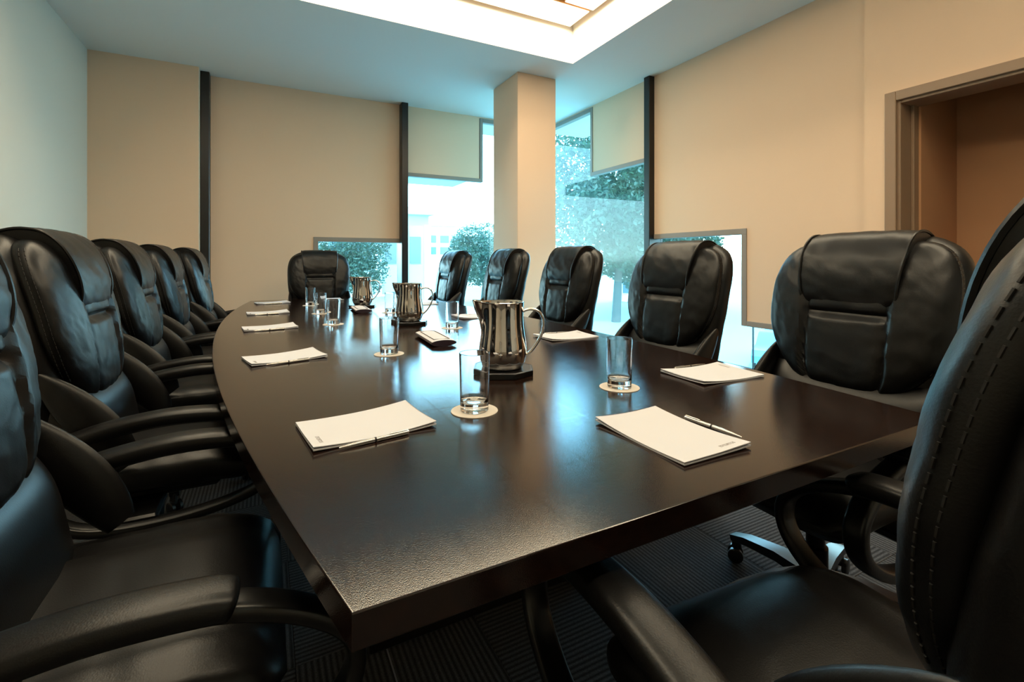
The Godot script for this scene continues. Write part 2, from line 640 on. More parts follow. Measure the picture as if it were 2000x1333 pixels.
# ---------------------------------------------------------------- things on the table
func make_jug() -> Node3D:
	var t := thing("water_jug", "", "jug", Vector3.ZERO, 0.0, "polished steel water jugs")
	# body: outside and inside wall, the spout pulled out towards -x
	var rings := []
	var prof := [[0.0, 0.0], [0.055, 0.0], [0.062, 0.004], [0.070, 0.020], [0.0755, 0.042], [0.0765, 0.058], [0.0745, 0.080], [0.070, 0.108], [0.0665, 0.135], [0.0655, 0.160], [0.066, 0.185], [0.0675, 0.206], [0.069, 0.210],
		[0.0675, 0.2105], [0.0655, 0.205], [0.064, 0.185], [0.0635, 0.160], [0.068, 0.108], [0.072, 0.06], [0.05, 0.012], [0.0, 0.012]]
	for p in prof:
		var r := []
		for k in 56:
			var a := TAU * k / 56
			var rad: float = p[0]
			var lift := 0.0
			var d := absf(wrapf(a - PI, -PI, PI))
			var g := exp(-pow(d / 0.34, 2.0)) * smoothstep(0.11, 0.21, p[1])
			rad += 0.030 * g
			lift = 0.006 * g * smoothstep(0.19, 0.21, p[1])
			r.append(Vector3(cos(a) * rad, p[1] + lift, sin(a) * rad))
		rings.append(r)
	obj("body", Shape.new().loft(rings), M.chrome, t, 50.0)
	var h := catmull([Vector3(0.062, 0.178, 0), Vector3(0.085, 0.186, 0), Vector3(0.112, 0.180, 0), Vector3(0.128, 0.155, 0), Vector3(0.127, 0.120, 0), Vector3(0.113, 0.085, 0), Vector3(0.092, 0.055, 0), Vector3(0.072, 0.038, 0)], 6)
	var sec := []
	for k in 14:
		var a := TAU * k / 14
		sec.append(Vector2(0.0095 * cos(a), 0.0048 * sin(a)))
	obj("handle", Shape.new().sweep(h, sec, Vector3.BACK), M.chrome, t, 60.0)
	return t


func make_jug_mat() -> Node3D:
	var t := thing("jug_mat", "", "mat", Vector3.ZERO, 0.0, "black mats under the jugs")
	var ol := []
	for k in 8:
		var a := TAU * (k + 0.5) / 8
		ol.append(Vector2(cos(a), sin(a)) * 0.102)
	obj("pad", Shape.new().slab(ol, 0.0, 0.017, 0.002), M.mat_black, t, 20.0)
	var line := []
	for k in 8:
		var a := TAU * (k + 0.5) / 8
		line.append(Vector3(cos(a) * 0.096, 0.0172, sin(a) * 0.096))
	obj("edge_line", Shape.new().tube(line, 0.0008, 4, true), M.mat_line, t)
	return t


func make_glass() -> Node3D:
	var t := thing("tumbler", "", "glass", Vector3.ZERO, 0.0, "straight water glasses")
	obj("glass_wall", Shape.new().lathe([[0.0, 0.0], [0.031, 0.0], [0.0335, 0.0025], [0.0342, 0.03], [0.0365, 0.136], [0.0358, 0.1375], [0.0350, 0.136], [0.0326, 0.032], [0.0315, 0.024], [0.027, 0.0205], [0.0, 0.0195]], 48), M.glass, t, 50.0)
	return t


func make_coaster() -> MeshInstance3D:
	var o := obj("coaster", Shape.new().lathe([[0.0, 0.0], [0.0555, 0.0], [0.056, 0.0008], [0.0555, 0.0018], [0.0, 0.0018]], 48), M.coaster)
	o.name = numbered("coaster")
	tag(o, "", "coaster", "round white card coasters")
	return o


func make_pad(text: Mesh) -> Node3D:
	var t := thing("notepad", "", "notepad", Vector3.ZERO, 0.0, "white notepads")
	var hw := 0.0885
	var hl := 0.125
	var n := 12
	for layer in [["backing", 0.0, 0.0028], ["top_sheet", 0.0030, 0.0044]]:
		var rings := []
		for i in n + 1:
			var fz := i / float(n) * 2.0 - 1.0
			var r := []
			var lower := []
			for j in n + 1:
				var fx := j / float(n) * 2.0 - 1.0
				var curl := pad_curl(fx, fz)
				var k: float = 0.55 if layer[0] == "backing" else 1.0
				r.append(Vector3(fx * hw, layer[2] + curl * k, fz * hl))
				lower.push_front(Vector3(fx * hw, layer[1] + curl * k, fz * hl))
			rings.append(r + lower)
		obj(layer[0], Shape.new().loft(rings), M.paper, t, 30.0)
	# the print follows the curl of the top sheet
	var arr := text.surface_get_arrays(0)
	var pv: PackedVector3Array = arr[Mesh.ARRAY_VERTEX]
	var pn: PackedVector3Array = arr[Mesh.ARRAY_NORMAL]
	for i in pv.size():
		var q := Vector3(0.046 + pv[i].x, 0.0, 0.106 - pv[i].y)
		q.y = 0.0044 + pad_curl(q.x / hw, q.z / hl) + 0.0001 + pv[i].z
		pv[i] = q
		pn[i] = Vector3(pn[i].x, pn[i].z, -pn[i].y)
	var print_arr := []
	print_arr.resize(Mesh.ARRAY_MAX)
	print_arr[Mesh.ARRAY_VERTEX] = pv
	print_arr[Mesh.ARRAY_NORMAL] = pn
	print_arr[Mesh.ARRAY_INDEX] = arr[Mesh.ARRAY_INDEX]
	var am := ArrayMesh.new()
	am.add_surface_from_arrays(Mesh.PRIMITIVE_TRIANGLES, print_arr)
	obj_mesh("printed_logo", am, M.ink, t)
	return t


func pad_curl(fx: float, fz: float) -> float:
	return 0.0035 * fz * fz + 0.0045 * pow(maxf(0.0, (fx * 0.5 - fz * 0.5)), 3.0) + 0.004 * pow(maxf(0.0, (fx + fz) * 0.5), 3.0) + 0.006 * pow(maxf(0.0, (-fx - fz) * 0.5), 3.0)


func make_pen() -> Node3D:
	var t := thing("ballpoint_pen", "", "pen", Vector3.ZERO, 0.0, "silver ballpoint pens")
	var body := Shape.new()
	var rings := []
	for p in [[0.0012, 0.070], [0.0018, 0.068], [0.0034, 0.050], [0.0044, 0.030], [0.0046, 0.0], [0.0046, -0.066], [0.0038, -0.070]]:
		var r := []
		for k in 14:
			var a := TAU * k / 14
			r.append(Vector3(cos(a) * p[0], 0.0047 + sin(a) * p[0], p[1]))
		rings.append(r)
	body.loft(rings)
	obj("barrel", body, M.pen, t, 50.0)
	var ring := Shape.new()
	rings = []
	for p in [[0.0048, -0.002], [0.0049, -0.001], [0.0049, 0.001], [0.0048, 0.002]]:
		var r := []
		for k in 14:
			var a := TAU * k / 14
			r.append(Vector3(cos(a) * p[0], 0.0047 + sin(a) * p[0], p[1]))
		rings.append(r)
	obj("ring", ring.loft(rings), M.pen_dark, t)
	obj("clip", Shape.new().box(Vector3(-0.0013, 0.0098, -0.068), Vector3(0.0013, 0.0108, -0.030), 0.0004), M.pen, t)
	return t


func make_box() -> Node3D:
	var t := thing("flat_case", "", "case", Vector3.ZERO, 0.0, "flat cases between the jugs")
	# pillow-shaped in section, lens-shaped at its ends
	var rings := []
	for i in 9:
		var z := lerpf(-0.15, 0.15, i / 8.0)
		var r := []
		for k in 28:
			var a := TAU * k / 28
			var x := 0.055 * signf(cos(a)) * pow(absf(cos(a)), 0.7)
			r.append(Vector3(x, 0.013 + 0.0125 * sin(a) * (0.75 + 0.25 * sin(a) * sin(a)) , z))
		rings.append(r)
	obj("body", Shape.new().loft(rings), M.box_dark, t, 35.0)
	var card := []
	for i in 5:
		var z := lerpf(-0.148, 0.148, i / 4.0)
		var r := []
		for k in 9:
			var x := lerpf(-0.05, 0.05, k / 8.0)
			r.append(Vector3(x, 0.0262 - 0.009 * pow(x / 0.05, 2.0) * 0.7, z))
		for k in 9:
			var x := lerpf(0.05, -0.05, k / 8.0)
			r.append(Vector3(x, 0.0250 - 0.009 * pow(x / 0.05, 2.0) * 0.7, z))
		card.append(r)
	obj("card_top", Shape.new().loft(card), M.paper, t, 30.0)
	var fr := Shape.new()
	for s in [[-0.034, 0.034, -0.125, -0.1235], [-0.034, 0.034, 0.115, 0.1165], [-0.034, -0.0325, -0.125, 0.1165], [0.0325, 0.034, -0.125, 0.1165]]:
		fr.box(Vector3(s[0], 0.0230, s[2]), Vector3(s[1], 0.0266, s[3]))
	obj("printed_border", fr, M.ink, t)
	return t


# ---------------------------------------------------------------- outside
func make_leaf() -> ArrayMesh:
	var s := SurfaceTool.new()
	s.begin(Mesh.PRIMITIVE_TRIANGLES)
	for q in 2:
		var b := Basis(Vector3(0.3, 1, 0.2).normalized(), q * 1.6)
		var pts := [Vector3(0, 0, 0), Vector3(0.28, 0.06, 0.5), Vector3(0, -0.05, 1.0), Vector3(-0.28, 0.06, 0.5)]
		for k in [0, 1, 2, 0, 2, 3]:
			s.add_vertex(b * pts[k])
	s.generate_normals()
	return s.commit()


func tree(called: String, label: String, at: Vector3, height: float, crown: Vector3, leaves: int, leaf_size: float, m: Material, seed_: int, leaf: ArrayMesh, gap := 0.0) -> void:
	var t := thing(called, label, "tree", at, 0.0, "trees outside the windows")
	rng.seed = seed_
	var trunk := Shape.new()
	var c := Vector3(0, height - crown.y, 0)
	trunk.tube([Vector3(0, 0, 0), Vector3(0.15, c.y * 0.4, 0.1), Vector3(-0.1, c.y * 0.75, 0), Vector3(0, c.y, 0)], height * 0.018, 10, false, [1.3, 1.0, 0.85, 0.6])
	var tips := []
	for k in 9:
		var d := Vector3(rng.randf_range(-1, 1), rng.randf_range(0.1, 1.0), rng.randf_range(-1, 1)).normalized()
		var tip: Vector3 = c + d * crown * 0.75
		tips.append(tip)
		var from := Vector3(0, c.y * rng.randf_range(0.55, 0.95), 0)
		trunk.tube([from, from.lerp(tip, 0.5) + Vector3(0, 0.4, 0), tip], height * 0.011, 6, false, [1.0, 0.7, 0.25])
	obj("trunk", trunk, M.bark, t)
	var noise := FastNoiseLite.new()
	noise.seed = seed_
	noise.frequency = 0.35
	var mm := MultiMesh.new()
	mm.transform_format = MultiMesh.TRANSFORM_3D
	mm.mesh = leaf
	var xs := []
	var tries := 0
	while xs.size() < leaves and tries < leaves * 6:
		tries += 1
		var d := Vector3(rng.randfn(), rng.randfn(), rng.randfn()).normalized()
		var p := c + d * crown * pow(rng.randf(), 0.40)
		if noise.get_noise_3dv(p) < gap:
			continue
		var b := Basis(Vector3(rng.randfn(), rng.randfn(), rng.randfn()).normalized(), rng.randf() * TAU).scaled(Vector3.ONE * leaf_size * rng.randf_range(0.6, 1.3))
		xs.append(Transform3D(b, p))
	mm.instance_count = xs.size()
	for i in xs.size():
		mm.set_instance_transform(i, xs[i])
	var f := MultiMeshInstance3D.new()
	f.name = "foliage"
	f.multimesh = mm
	f.material_override = m
	f.set_meta("kind", "stuff")
	t.add_child(f, true)


func outside(ground_y: float) -> void:
	var g := structure("ground", "pale sunlit paving outside the windows")
	obj("paving", slab_box(-60, 120, ground_y - 0.3, ground_y, 5.9, 140), M.ground, g)
	obj("paving", slab_box(3.75, 120, ground_y - 0.3, ground_y, -40, 5.9), M.ground, g)
	var leaf := make_leaf()
	tree("broad_tree", "large leafy tree filling the window right of the column", V(23.5, ground_y, 28.0), 15.5, Vector3(7.0, 6.0, 6.0), 16000, 0.36, M.leaf, 11, leaf, -0.12)
	tree("broad_tree", "shady tree with low branches behind the large tree, seen above the chair backs", V(33, ground_y, 33), 10.5, Vector3(6.0, 4.8, 5.0), 12000, 0.36, M.leaf, 12, leaf, -0.08)
	tree("street_tree", "small round tree just left of the column", V(19.5, ground_y, 44.0), 8.6, Vector3(3.6, 3.4, 3.2), 9000, 0.22, M.leaf, 13, leaf, -0.1)
	tree("street_tree", "leafy tree seen beside the far end chair in the low opening", V(4.6, ground_y, 33.0), 7.8, Vector3(3.4, 3.0, 3.0), 9000, 0.19, M.leaf, 14, leaf, -0.05)
	tree("street_tree", "tree seen in the low opening of the right wall", V(36, ground_y, 21.5), 8.0, Vector3(3.2, 2.8, 3.0), 7000, 0.22, M.leaf, 15, leaf, -0.1)

	# pale house with pilasters left of the column
	var b := thing("pale_house", "pale rendered house with pilasters outside the left window", "building", V(7.6, ground_y, 40))
	obj("walls", Shape.new().box(Vector3(-4.2, 0, -6), Vector3(4.4, 8.6, 2)), M.render_pale, b)
	for k in 5:
		obj("pilaster", Shape.new().box(Vector3(-4.0 + k * 2.0, 0, 2.0), Vector3(-3.5 + k * 2.0, 7.6, 2.35), 0.03), M.render_white, b)
	obj("cornice", Shape.new().box(Vector3(-4.6, 8.4, -6.4), Vector3(4.8, 9.0, 2.6), 0.05), M.render_white, b)
	for k in 4:
		obj("window", Shape.new().box(Vector3(-3.2 + k * 2.0, 4.4, 1.98), Vector3(-2.3 + k * 2.0, 6.6, 2.06)), M.far_glass, b)
	# far block with two rows of windows
	var f := thing("far_block", "long white block with two rows of windows far behind the chairs", "building", V(27, ground_y, 74))
	obj("walls", Shape.new().box(Vector3(-12, 0, -8), Vector3(10, 10.2, 0)), M.render_white, f)
	for row in 2:
		for k in 9:
			obj("window", Shape.new().box(Vector3(-10.5 + k * 2.2, 5.6 + row * 1.9, -0.02), Vector3(-9.0 + k * 2.2, 6.8 + row * 1.9, 0.06)), M.far_glass, f)
	obj("roof", Shape.new().box(Vector3(-12.4, 10.2, -8.4), Vector3(10.4, 10.7, 0.4), 0.05), M.render_white, f)
	# flight of steps
	var s := thing("garden_steps", "white garden steps outside the low opening of the left wall", "steps", V(5.9, ground_y, 27.5))
	for k in 6:
		obj("step", Shape.new().box(Vector3(-1.4, 0, -0.45 * (k + 1)), Vector3(1.4, 0.42 * (k + 1), -0.45 * k), 0.02), M.render_white, s)
	# kiosk
	var q := thing("street_kiosk", "white kiosk with a dark hatch under the trees", "kiosk", V(36.5, ground_y, 41.5), -40.0)
	obj("body", Shape.new().box(Vector3(-1.5, 0, -1.2), Vector3(1.5, 3.2, 1.2), 0.05), M.render_white, q)
	obj("hatch", Shape.new().box(Vector3(-0.55, 1.0, 1.19), Vector3(0.55, 2.6, 1.25), 0.02), M.far_glass, q)
	obj("roof", Shape.new().box(Vector3(-1.8, 3.2, -1.5), Vector3(1.8, 3.45, 1.5), 0.05), M.render_white, q)
	# parked car
	var c := thing("parked_car", "blue-grey parked car seen under the right wall panel", "car", V(20.6, ground_y, 13.2), 25.0)
	var side := [Vector2(-2.1, 0.32), Vector2(-2.15, 0.62), Vector2(-2.0, 0.86), Vector2(-1.1, 0.98), Vector2(-0.45, 1.40), Vector2(0.2, 1.50), Vector2(1.1, 1.42), Vector2(1.75, 1.02), Vector2(2.1, 0.94), Vector2(2.15, 0.5), Vector2(2.0, 0.32)]
	var cr := []
	for w in [[-0.82, 0.92], [-0.86, 1.0], [0.86, 1.0], [0.82, 0.92]]:
		var r := []
		for p in side:
			r.append(Vector3(p.x * w[1], 0.3 + (p.y - 0.3) * w[1], w[0]))
		cr.append(r)
	obj("body", Shape.new().loft(cr), M.car_paint, c, 30.0)
	for z in [-0.872, 0.852]:
		var gl := []
		for zz in [z, z + 0.02]:
			gl.append([Vector3(-0.95, 1.0, zz), Vector3(-0.42, 1.34, zz), Vector3(0.2, 1.42, zz), Vector3(1.0, 1.35, zz), Vector3(1.45, 1.0, zz)])
		obj("side_window", Shape.new().loft(gl), M.far_glass, c, 20.0)
		for x in [-1.35, 1.35]:
			var wr := []
			for e in [[-0.03, 0.26], [-0.02, 0.31], [0.02, 0.31], [0.03, 0.26]]:
				var r := []
				for k in 20:
					r.append(Vector3(x + e[1] * cos(TAU * k / 20), 0.31 + e[1] * sin(TAU * k / 20), z + 0.01 + e[0]))
				wr.append(r)
			obj("wheel", Shape.new().loft(wr), M.tyre, c, 35.0)


# ---------------------------------------------------------------- the room
func room() -> void:
	# floor: base slab, ribbed carpet tiles laid quarter-turned
	var fl := structure("floor", "dark grey ribbed carpet tiles")
	obj("floor_base", slab_box(-1.6, 4.4, -0.35, -0.006, -1.8, 6.0), M.carpet_base, fl)
	var tile := Shape.new().box(Vector3(-0.2493, -0.006, -0.2493), Vector3(0.2493, 0.0, 0.2493), 0.0012).mesh()
	for i in 11:
		for j in 15:
			var x := -1.18 + i * 0.5
			var u := -1.35 + j * 0.5
			if x + 0.25 > 3.62 or u + 0.25 > 5.75:
				continue
			var o := obj_mesh("carpet_tile", tile, M.carpet, fl)
			o.position = V(x, 0, u)
			o.rotation.y = PI / 2 * ((i + j) % 2)
			if (i * 7 + j * 3) % 4 == 0:
				obj("accent_line", Shape.new().box(Vector3(-0.02, -0.001, -0.2), Vector3(-0.016, 0.0006, 0.22)), M.accent, o)

	# ceiling with its light recess
	var rx0 := RX0
	var rx1 := RX1
	var ru0 := RU0
	var ru1 := RU1
	var dep := 0.34
	var ce := structure("ceiling", "white ceiling with a deep square light recess")
	obj("ceiling_board", slab_box(-1.6, rx0, CEIL, CEIL + 0.6, -1.8, 6.0), M.ceiling, ce)
	obj("ceiling_board", slab_box(rx1, 4.4, CEIL, CEIL + 0.6, -1.8, 6.0), M.ceiling, ce)
	obj("ceiling_board", slab_box(rx0, rx1, CEIL, CEIL + 0.6, ru1, 6.0), M.ceiling, ce)
	obj("ceiling_board", slab_box(rx0, rx1, CEIL, CEIL + 0.6, -1.8, ru0), M.ceiling, ce)
	obj("recess_top", slab_box(rx0, rx1, CEIL + dep + 0.06, CEIL + 0.6, ru0, ru1), M.ceiling, ce)
	obj("recess_inner", slab_box(0.0, 2.13, CEIL + 0.30, CEIL + dep + 0.06, 0.3, 3.27, 0.004), M.ceiling, ce)
	var where := ["far", "near", "left", "right"]
	for i in 4:
		var q: Array = LAMPS[i]
		var la := thing("strip_light", "long glowing strip light along the %s rim of the ceiling recess" % where[i], "strip light", V(q[0], CEIL + 0.32, q[1]), 0.0, "strip lights in the ceiling recess")
		var hx: float = q[2] / 2
		var hz: float = q[3] / 2
		obj("diffuser", Shape.new().box(Vector3(-hx, 0.0, -hz), Vector3(hx, 0.012, hz), 0.003), M.lamp, la)
		obj("housing", Shape.new().box(Vector3(-hx - 0.004, 0.012, -hz - 0.004), Vector3(hx + 0.004, 0.0785, hz + 0.004), 0.003), M.lamp_frame, la)

	# left wall, wall behind the camera
	var wl := structure("wall_left", "plain off-white wall on the left")
	obj("plaster", slab_box(-1.6, -1.43, 0, CEIL, -1.8, 6.0), M.white_wall, wl)
	var wr := structure("wall_rear", "")
	obj("plaster", slab_box(-1.43, 4.4, 0, CEIL, -1.8, -1.6), M.white_wall, wr)
	# right wall beside the door, with the doorway
	var wd := structure("wall_right", "beige wall round the doorway")
	obj("plaster", slab_box(3.47, 3.66, 0, CEIL, 1.546, 1.667), M.beige_wall, wd)
	obj("plaster", slab_box(3.47, 3.66, 2.145, CEIL, 0.50, 1.546), M.beige_wall, wd)
	obj("plaster", slab_box(3.47, 3.66, 0, CEIL, -1.6, 0.50), M.beige_wall, wd)
	obj("lobby_side", slab_box(3.66, 4.4, 0, CEIL, 1.44, 1.667), M.lobby_wall, wd)
	obj("lobby_back", slab_box(4.16, 4.4, 0, CEIL, -1.6, 1.44), M.lobby_wall, wd)
	var df := structure("door_1", "brown metal door frame")
	var jamb := Shape.new()
	jamb.box(V(3.452, 0, 1.546), V(3.475, 2.145, 1.486), 0.003)
	jamb.box(V(3.475, 0, 1.546), V(3.67, 2.145, 1.470), 0.003)
	jamb.box(V(3.60, 0, 1.47), V(3.67, 2.145, 1.452), 0.003)
	obj("jamb", jamb, M.door_frame, df)
	var jamb2 := Shape.new()
	jamb2.box(V(3.452, 0, 0.56), V(3.475, 2.145, 0.50), 0.003)
	jamb2.box(V(3.475, 0, 0.575), V(3.67, 2.145, 0.50), 0.003)
	obj("jamb", jamb2, M.door_frame, df)
	var head := Shape.new()
	head.box(V(3.452, 2.087, 1.486), V(3.475, 2.145, 0.56), 0.003)
	head.box(V(3.475, 2.07, 1.47), V(3.67, 2.145, 0.575), 0.003)
	obj("header", head, M.door_frame, df)

	# window wall at the back (U = 5.75): pier, panels, trims, mullions, panes
	var wb := structure("wall_back", "beige wall panels with stepped openings along the far glass wall")
	obj("pier", slab_box(-1.43, -0.589, 0, CEIL, 5.53, 5.95), M.beige_wall, wb)
	var big := Shape.new()
	big.box(V(-0.589, 0, 5.80), V(0.515, CEIL, 5.75))
	big.box(V(0.515, 1.325, 5.80), V(1.52, CEIL, 5.75))
	obj("wall_panel", big, M.panel, wb)
	obj("wall_panel", slab_box(1.52, 2.51, 2.175, CEIL, 5.75, 5.80), M.panel, wb)
	# taupe edge trims round the openings
	obj("opening_trim", slab_box(0.471, 1.50, 1.308, 1.36, 5.742, 5.815, 0.003), M.trim, wb)
	obj("opening_trim", slab_box(0.471, 0.523, 0.0, 1.308, 5.742, 5.815, 0.003), M.trim, wb)
	obj("opening_trim", slab_box(1.53, 2.56, 2.135, 2.18, 5.742, 5.815, 0.003), M.trim, wb)
	obj("opening_trim", slab_box(2.515, 2.56, 2.18, 2.985, 5.742, 5.815, 0.003), M.trim, wb)
	obj("opening_trim", slab_box(2.56, 3.63, 2.93, 2.985, 5.742, 5.815, 0.003), M.trim, wb)
	obj("head_board", slab_box(2.51, 3.63, 2.985, CEIL, 5.75, 5.80), M.panel, wb)
	var w1 := structure("window_1", "tall glazing of the far wall with black mullions")
	for x in [-0.587, 1.445]:
		obj("mullion", slab_box(x, x + 0.078, 0, CEIL, 5.63, 5.87, 0.004), M.mullion, w1)
	obj("pane", slab_box(-0.5, 1.445, 0.0, CEIL, 5.83, 5.842), M.glass_pane, w1)
	obj("pane", slab_box(1.523, 3.62, 0.0, CEIL, 5.83, 5.842), M.glass_pane, w1)
	# window wall on the right (X = 3.56)
	var wx := structure("wall_side", "beige wall panels with stepped openings along the right glass wall")
	obj("wall_panel", slab_box(3.56, 3.61, 2.175, CEIL, 3.70, 4.69), M.panel, wx)
	var rp := Shape.new()
	rp.box(V(3.56, 1.34, 3.64), V(3.61, CEIL, 2.60))
	rp.box(V(3.56, 0.56, 2.60), V(3.61, CEIL, 1.667))
	obj("wall_panel", rp, M.panel, wx)
	obj("opening_trim", slab_box(3.552, 3.625, 2.135, 2.18, 3.70, 4.72, 0.003), M.trim, wx)
	obj("opening_trim", slab_box(3.552, 3.625, 2.18, 2.985, 4.675, 4.72, 0.003), M.trim, wx)
	obj("opening_trim", slab_box(3.552, 3.625, 2.93, 2.985, 4.72, 5.742, 0.003), M.trim, wx)
	obj("opening_trim", slab_box(3.552, 3.625, 1.315, 1.365, 2.58, 3.64, 0.003), M.trim, wx)
	obj("opening_trim", slab_box(3.552, 3.625, 0.545, 1.315, 2.58, 2.63, 0.003), M.trim, wx)
	obj("opening_trim", slab_box(3.552, 3.625, 0.545, 0.59, 1.667, 2.58, 0.003), M.trim, wx)
	obj("head_board", slab_box(3.56, 3.61, 2.985, CEIL, 4.69, 5.75), M.panel, wx)
	var w2 := structure("window_2", "tall glazing of the right wall with a black mullion")
	obj("mullion", slab_box(3.49, 3.68, 0, CEIL, 3.64, 3.72, 0.004), M.mullion, w2)
	obj("pane", slab_box(3.64, 3.652, 0, CEIL, 3.72, 5.842), M.glass_pane, w2)
	obj("pane", slab_box(3.64, 3.652, 0, CEIL, 2.588, 3.64), M.glass_pane, w2)
	obj("pane", slab_box(3.64, 3.652, 0, CEIL, 1.667, 2.582), M.glass_pane, w2)
	obj("joint", slab_box(3.638, 3.654, 0, CEIL, 2.582, 2.588), M.mullion, w2)
	# free-standing column
	var co := structure("wall_column", "beige square column inside the glass corner")
	obj("plaster", slab_box(2.245, 2.70, 0, CEIL, 4.18, 4.75, 0.004), M.beige_wall, co)

	# canopies outside
	var ca := tag(obj("roof_canopy", slab_box(3.70, 6.4, 3.06, 3.4, -2.0, 5.97, 0.01), M.canopy), "pale roof canopy outside the right glass wall", "canopy")
	ca.name = numbered("roof_canopy")
	var cb := tag(obj("roof_canopy", slab_box(-2.0, 3.7, 3.06, 3.4, 6.02, 6.75, 0.01), M.canopy), "pale roof overhang above the far glass wall", "canopy")
	cb.name = numbered("roof_canopy")
	tag(obj("low_awning", slab_box(-2.0, 2.60, 2.24, 2.42, 5.98, 6.97, 0.01), M.canopy), "low pale awning outside the far window, below the short panel", "awning")


func table_center(u: float) -> float:
	return 0.719 - 0.047 * (u - 0.5)


func table_half(u: float) -> float:
	var s := (u - 2.615) / 2.115
	return 0.642 + 0.195 * (1.0 - s * s)


func boardroom_table() -> void:
	var t := thing("boardroom_table", "long dark brown boat-shaped meeting table with a glossy top", "table")
	var ol := []
	var n := 40
	for i in n + 1:
		var u := lerpf(0.5, 4.73, i / float(n))
		ol.append(Vector2(table_center(u) - table_half(u), -u))
	for i in n + 1:
		var u := lerpf(4.73, 0.5, i / float(n))
		ol.append(Vector2(table_center(u) + table_half(u), -u))
	obj("table_top", Shape.new().slab(ol, TABLE_TOP - 0.042, TABLE_TOP, 0.0025), M.table, t, 25.0)
	for u in [1.45, 3.75]:
		obj("pedestal", slab_box(table_center(u) - 0.36, table_center(u) + 0.36, 0.03, TABLE_TOP - 0.042, u - 0.05, u + 0.05, 0.004), M.table_black, t)
		obj("foot", slab_box(table_center(u) - 0.42, table_center(u) + 0.42, 0.0, 0.03, u - 0.11, u + 0.11, 0.004), M.table_black, t)
	obj("beam", slab_box(0.60, 0.68, 0.45, TABLE_TOP - 0.042, 1.50, 3.70, 0.004), M.table_black, t)


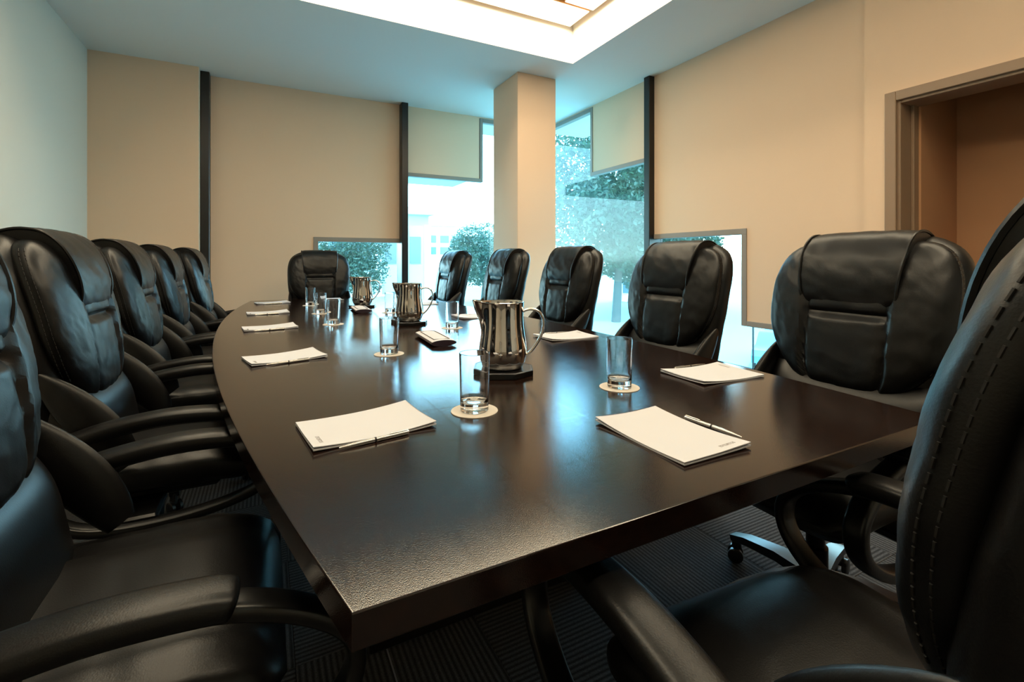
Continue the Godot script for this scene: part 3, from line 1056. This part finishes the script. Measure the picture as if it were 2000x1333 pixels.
func _ready() -> void:
	# camera: a level wide-angle lens, shifted down
	var cam := Camera3D.new()
	cam.name = "camera"
	add_child(cam)
	cam.position = Vector3(0, EYE, 0)
	cam.rotation_degrees.y = YAW
	cam.projection = Camera3D.PROJECTION_FRUSTUM
	cam.near = 0.05
	cam.far = 400.0
	cam.size = 1333.0 / 920.0 * cam.near
	cam.frustum_offset = Vector2(0, -(666.5 - 508.0) / 920.0 * cam.near)
	cam.current = true
	# sky and sun; the daylight is cool because the picture is balanced for the warm lamps
	var env := Environment.new()
	env.tonemap_mode = Environment.TONE_MAPPER_LINEAR
	env.tonemap_exposure = 1.0
	env.background_mode = Environment.BG_SKY
	var sm := ProceduralSkyMaterial.new()
	sm.sky_top_color = Color(0.43, 0.76, 0.95)
	sm.sky_horizon_color = Color(0.78, 0.97, 0.97)
	sm.ground_horizon_color = Color(0.80, 0.98, 0.96)
	sm.ground_bottom_color = Color(0.55, 0.75, 0.78)
	sm.sky_energy_multiplier = 3.3
	sm.ground_energy_multiplier = 2.2
	var sky := Sky.new()
	sky.sky_material = sm
	env.sky = sky
	env.background_energy_multiplier = 1.0
	env.sdfgi_enabled = true
	env.ssao_enabled = true
	env.ssil_enabled = true
	var we := WorldEnvironment.new()
	we.name = "world"
	we.environment = env
	add_child(we)
	var sun := DirectionalLight3D.new()
	sun.name = "sun"
	sun.light_color = Color(0.80, 0.98, 0.96)
	sun.light_energy = 1.6
	sun.light_angular_distance = 0.6
	sun.shadow_enabled = true
	sun.sky_mode = DirectionalLight3D.SKY_MODE_LIGHT_ONLY
	add_child(sun)
	sun.look_at_from_position(Vector3(-20, 34, 22), Vector3.ZERO)
	# the recessed ceiling light, just under its diffuser
	for s in LAMPS:
		var al := AreaLight3D.new()
		al.name = "cove_lamp"
		al.light_color = Color(1.0, 0.92, 0.78)
		al.light_energy = 4.05 * (s[2] * s[3]) / 0.93
		al.area_size = Vector2(s[2], s[3])
		al.area_range = 20.0
		al.shadow_enabled = true
		add_child(al, true)
		al.position = V(s[0], CEIL + 0.318, s[1])
		al.rotation_degrees.x = -90

	make_materials()
	room()
	boardroom_table()
	outside(-3.6)

	# twelve chairs: [X, U, turn, label]
	var seats := [
		[-0.27, 1.06, -90.0, "black leather chair nearest on the left, cut by the picture's edge"],
		[-0.33, 1.95, -90.0, "second black leather chair from the camera on the left side of the table"],
		[-0.35, 2.79, -90.0, "third black leather chair from the camera on the left side, before the beige pier"],
		[-0.335, 3.58, -91.0, "fourth black leather chair from the camera on the left side of the table"],
		[-0.27, 4.36, -92.0, "farthest black leather chair on the left side, beside the black mullion"],
		[0.46, 4.70, 180.0, "black leather chair facing the camera at the far head of the table"],
		[1.42, 4.44, 92.0, "farthest black leather chair on the right side, before the far window"],
		[1.53, 3.50, 91.0, "black leather chair standing in front of the beige column"],
		[1.57, 2.63, 90.0, "black leather chair right of the column, before the leafy window"],
		[1.56, 1.69, 90.0, "black leather chair before the black mullion of the right wall"],
		[1.51, 0.86, 88.0, "large black leather chair facing left beside the doorway"],
		[0.722, 0.325, -5.0, "black leather chair at the near head of the table, seen from behind"],
	]
	var chair := make_chair()
	for i in seats.size():
		var s: Array = seats[i]
		if i == 0:
			chair.position = V(s[0], 0, s[1])
			chair.rotation_degrees.y = s[2]
			chair.set_meta("label", s[3])
		else:
			copy(chair, s[3], V(s[0], 0, s[1]), s[2])

	# jugs on their mats
	var jug := make_jug()
	var jm := make_jug_mat()
	var jugs := [[0.669, 1.345, "nearest", -27.0], [0.715, 2.616, "middle", -24.0], [0.652, 3.72, "farthest", -20.0]]
	for i in 3:
		var a: Array = jugs[i]
		var jl := "polished steel water jug with a curved handle, the %s of three" % a[2]
		var ml := "black octagonal mat under the %s steel jug" % a[2]
		if i == 0:
			jug.position = V(a[0], TABLE_TOP + 0.0172, a[1])
			jug.rotation_degrees.y = a[3]
			jug.set_meta("label", jl)
			jm.position = V(a[0], TABLE_TOP, a[1])
			jm.rotation_degrees.y = a[3]
			jm.set_meta("label", ml)
		else:
			copy(jug, jl, V(a[0], TABLE_TOP + 0.0172, a[1]), a[3])
			copy(jm, ml, V(a[0], TABLE_TOP, a[1]), a[3])

	# glasses on coasters
	var gl := make_glass()
	var cst := make_coaster()
	var spots := [
		[0.44, 1.037, "in front of the nearest jug, nearest on the left"],
		[0.884, 1.039, "right of the nearest jug, by the near right notepad"],
		[0.416, 1.813, "second from the camera on the left, before the middle jug"],
		[0.332, 2.792, "third from the camera on the left"],
		[0.322, 3.39, "fourth from the camera on the left"],
		[0.308, 4.036, "farthest on the left, before the far chair"],
		[0.871, 2.354, "right of the middle jug, by the phone case's far side"],
		[0.75, 3.236, "half hidden behind the middle jug"],
	]
	spots[6][2] = "right of the middle jug and left of the nearest one"
	for i in spots.size():
		var a: Array = spots[i]
		var at := V(a[0], TABLE_TOP, a[1])
		var l1: String = "clear water glass " + a[2]
		var l2: String = "white coaster under the glass " + a[2]
		if i == 0:
			cst.position = at
			cst.set_meta("label", l2)
			gl.position = at + Vector3(0, 0.0019, 0)
			gl.set_meta("label", l1)
		else:
			copy(cst, l2, at, 0.0)
			copy(gl, l1, at + Vector3(0, 0.0019, 0), 0.0)

	# notepads with a pen at the sitter's right hand
	var font := SystemFont.new()
	font.font_names = PackedStringArray(["Droid Serif"])
	var tm := TextMesh.new()
	tm.text = "EVENTOS"
	tm.font = font
	tm.font_size = 16
	tm.pixel_size = 0.00058
	tm.depth = 0.0003
	var pad := make_pad(tm)
	var pen := make_pen()
	var pads := [
		[0.733, 0.712, 0.0, "before the near head chair"],
		[0.191, 1.05, -83.0, "nearest on the left side"],
		[0.06, 1.915, -78.0, "second on the left side"],
		[0.017, 2.793, -84.0, "third on the left side"],
		[0.01, 3.58, -86.0, "fourth on the left side"],
		[0.045, 4.40, -82.0, "farthest on the left side"],
		[1.237, 1.02, 87.0, "nearest on the right side, facing the doorway chair"],
		[1.238, 1.833, 89.0, "on the right, beside the nearest jug's handle"],
		[1.165, 2.74, 96.0, "on the right, behind the nearest jug's spout"],
		[1.10, 3.72, 92.0, "on the right, behind the middle jug's handle"],
		[0.52, 4.50, 180.0, "before the far head chair"],
	]
	for i in pads.size():
		var a: Array = pads[i]
		var at := V(a[0], TABLE_TOP, a[1])
		var turn: float = a[2]
		var off := Basis(Vector3.UP, deg_to_rad(turn)) * Vector3(0.099, 0, 0.012)
		if i == 0:
			off = Basis(Vector3.UP, deg_to_rad(turn)) * Vector3(0.108, 0, 0.02)
		var l1: String = "white notepad " + a[3]
		var l2: String = "silver pen by the notepad " + a[3]
		var pen_turn := turn + 2.0
		if i == 0:
			pad.position = at
			pad.rotation_degrees.y = turn
			pad.set_meta("label", l1)
			pen.position = at + off
			pen.rotation_degrees.y = pen_turn
			pen.set_meta("label", l2)
		else:
			copy(pad, l1, at, turn)
			copy(pen, l2, at + off, pen_turn)

	# flat cases along the centre line
	var cs := make_box()
	cs.position = V(0.664, TABLE_TOP, 2.02)
	cs.rotation_degrees.y = -3.0
	cs.set_meta("label", "flat dark case with a white printed card top, between the nearest and middle jugs")
	copy(cs, "flat dark case with a white card top, before the farthest jug", V(0.59, TABLE_TOP, 3.44), -2.0)
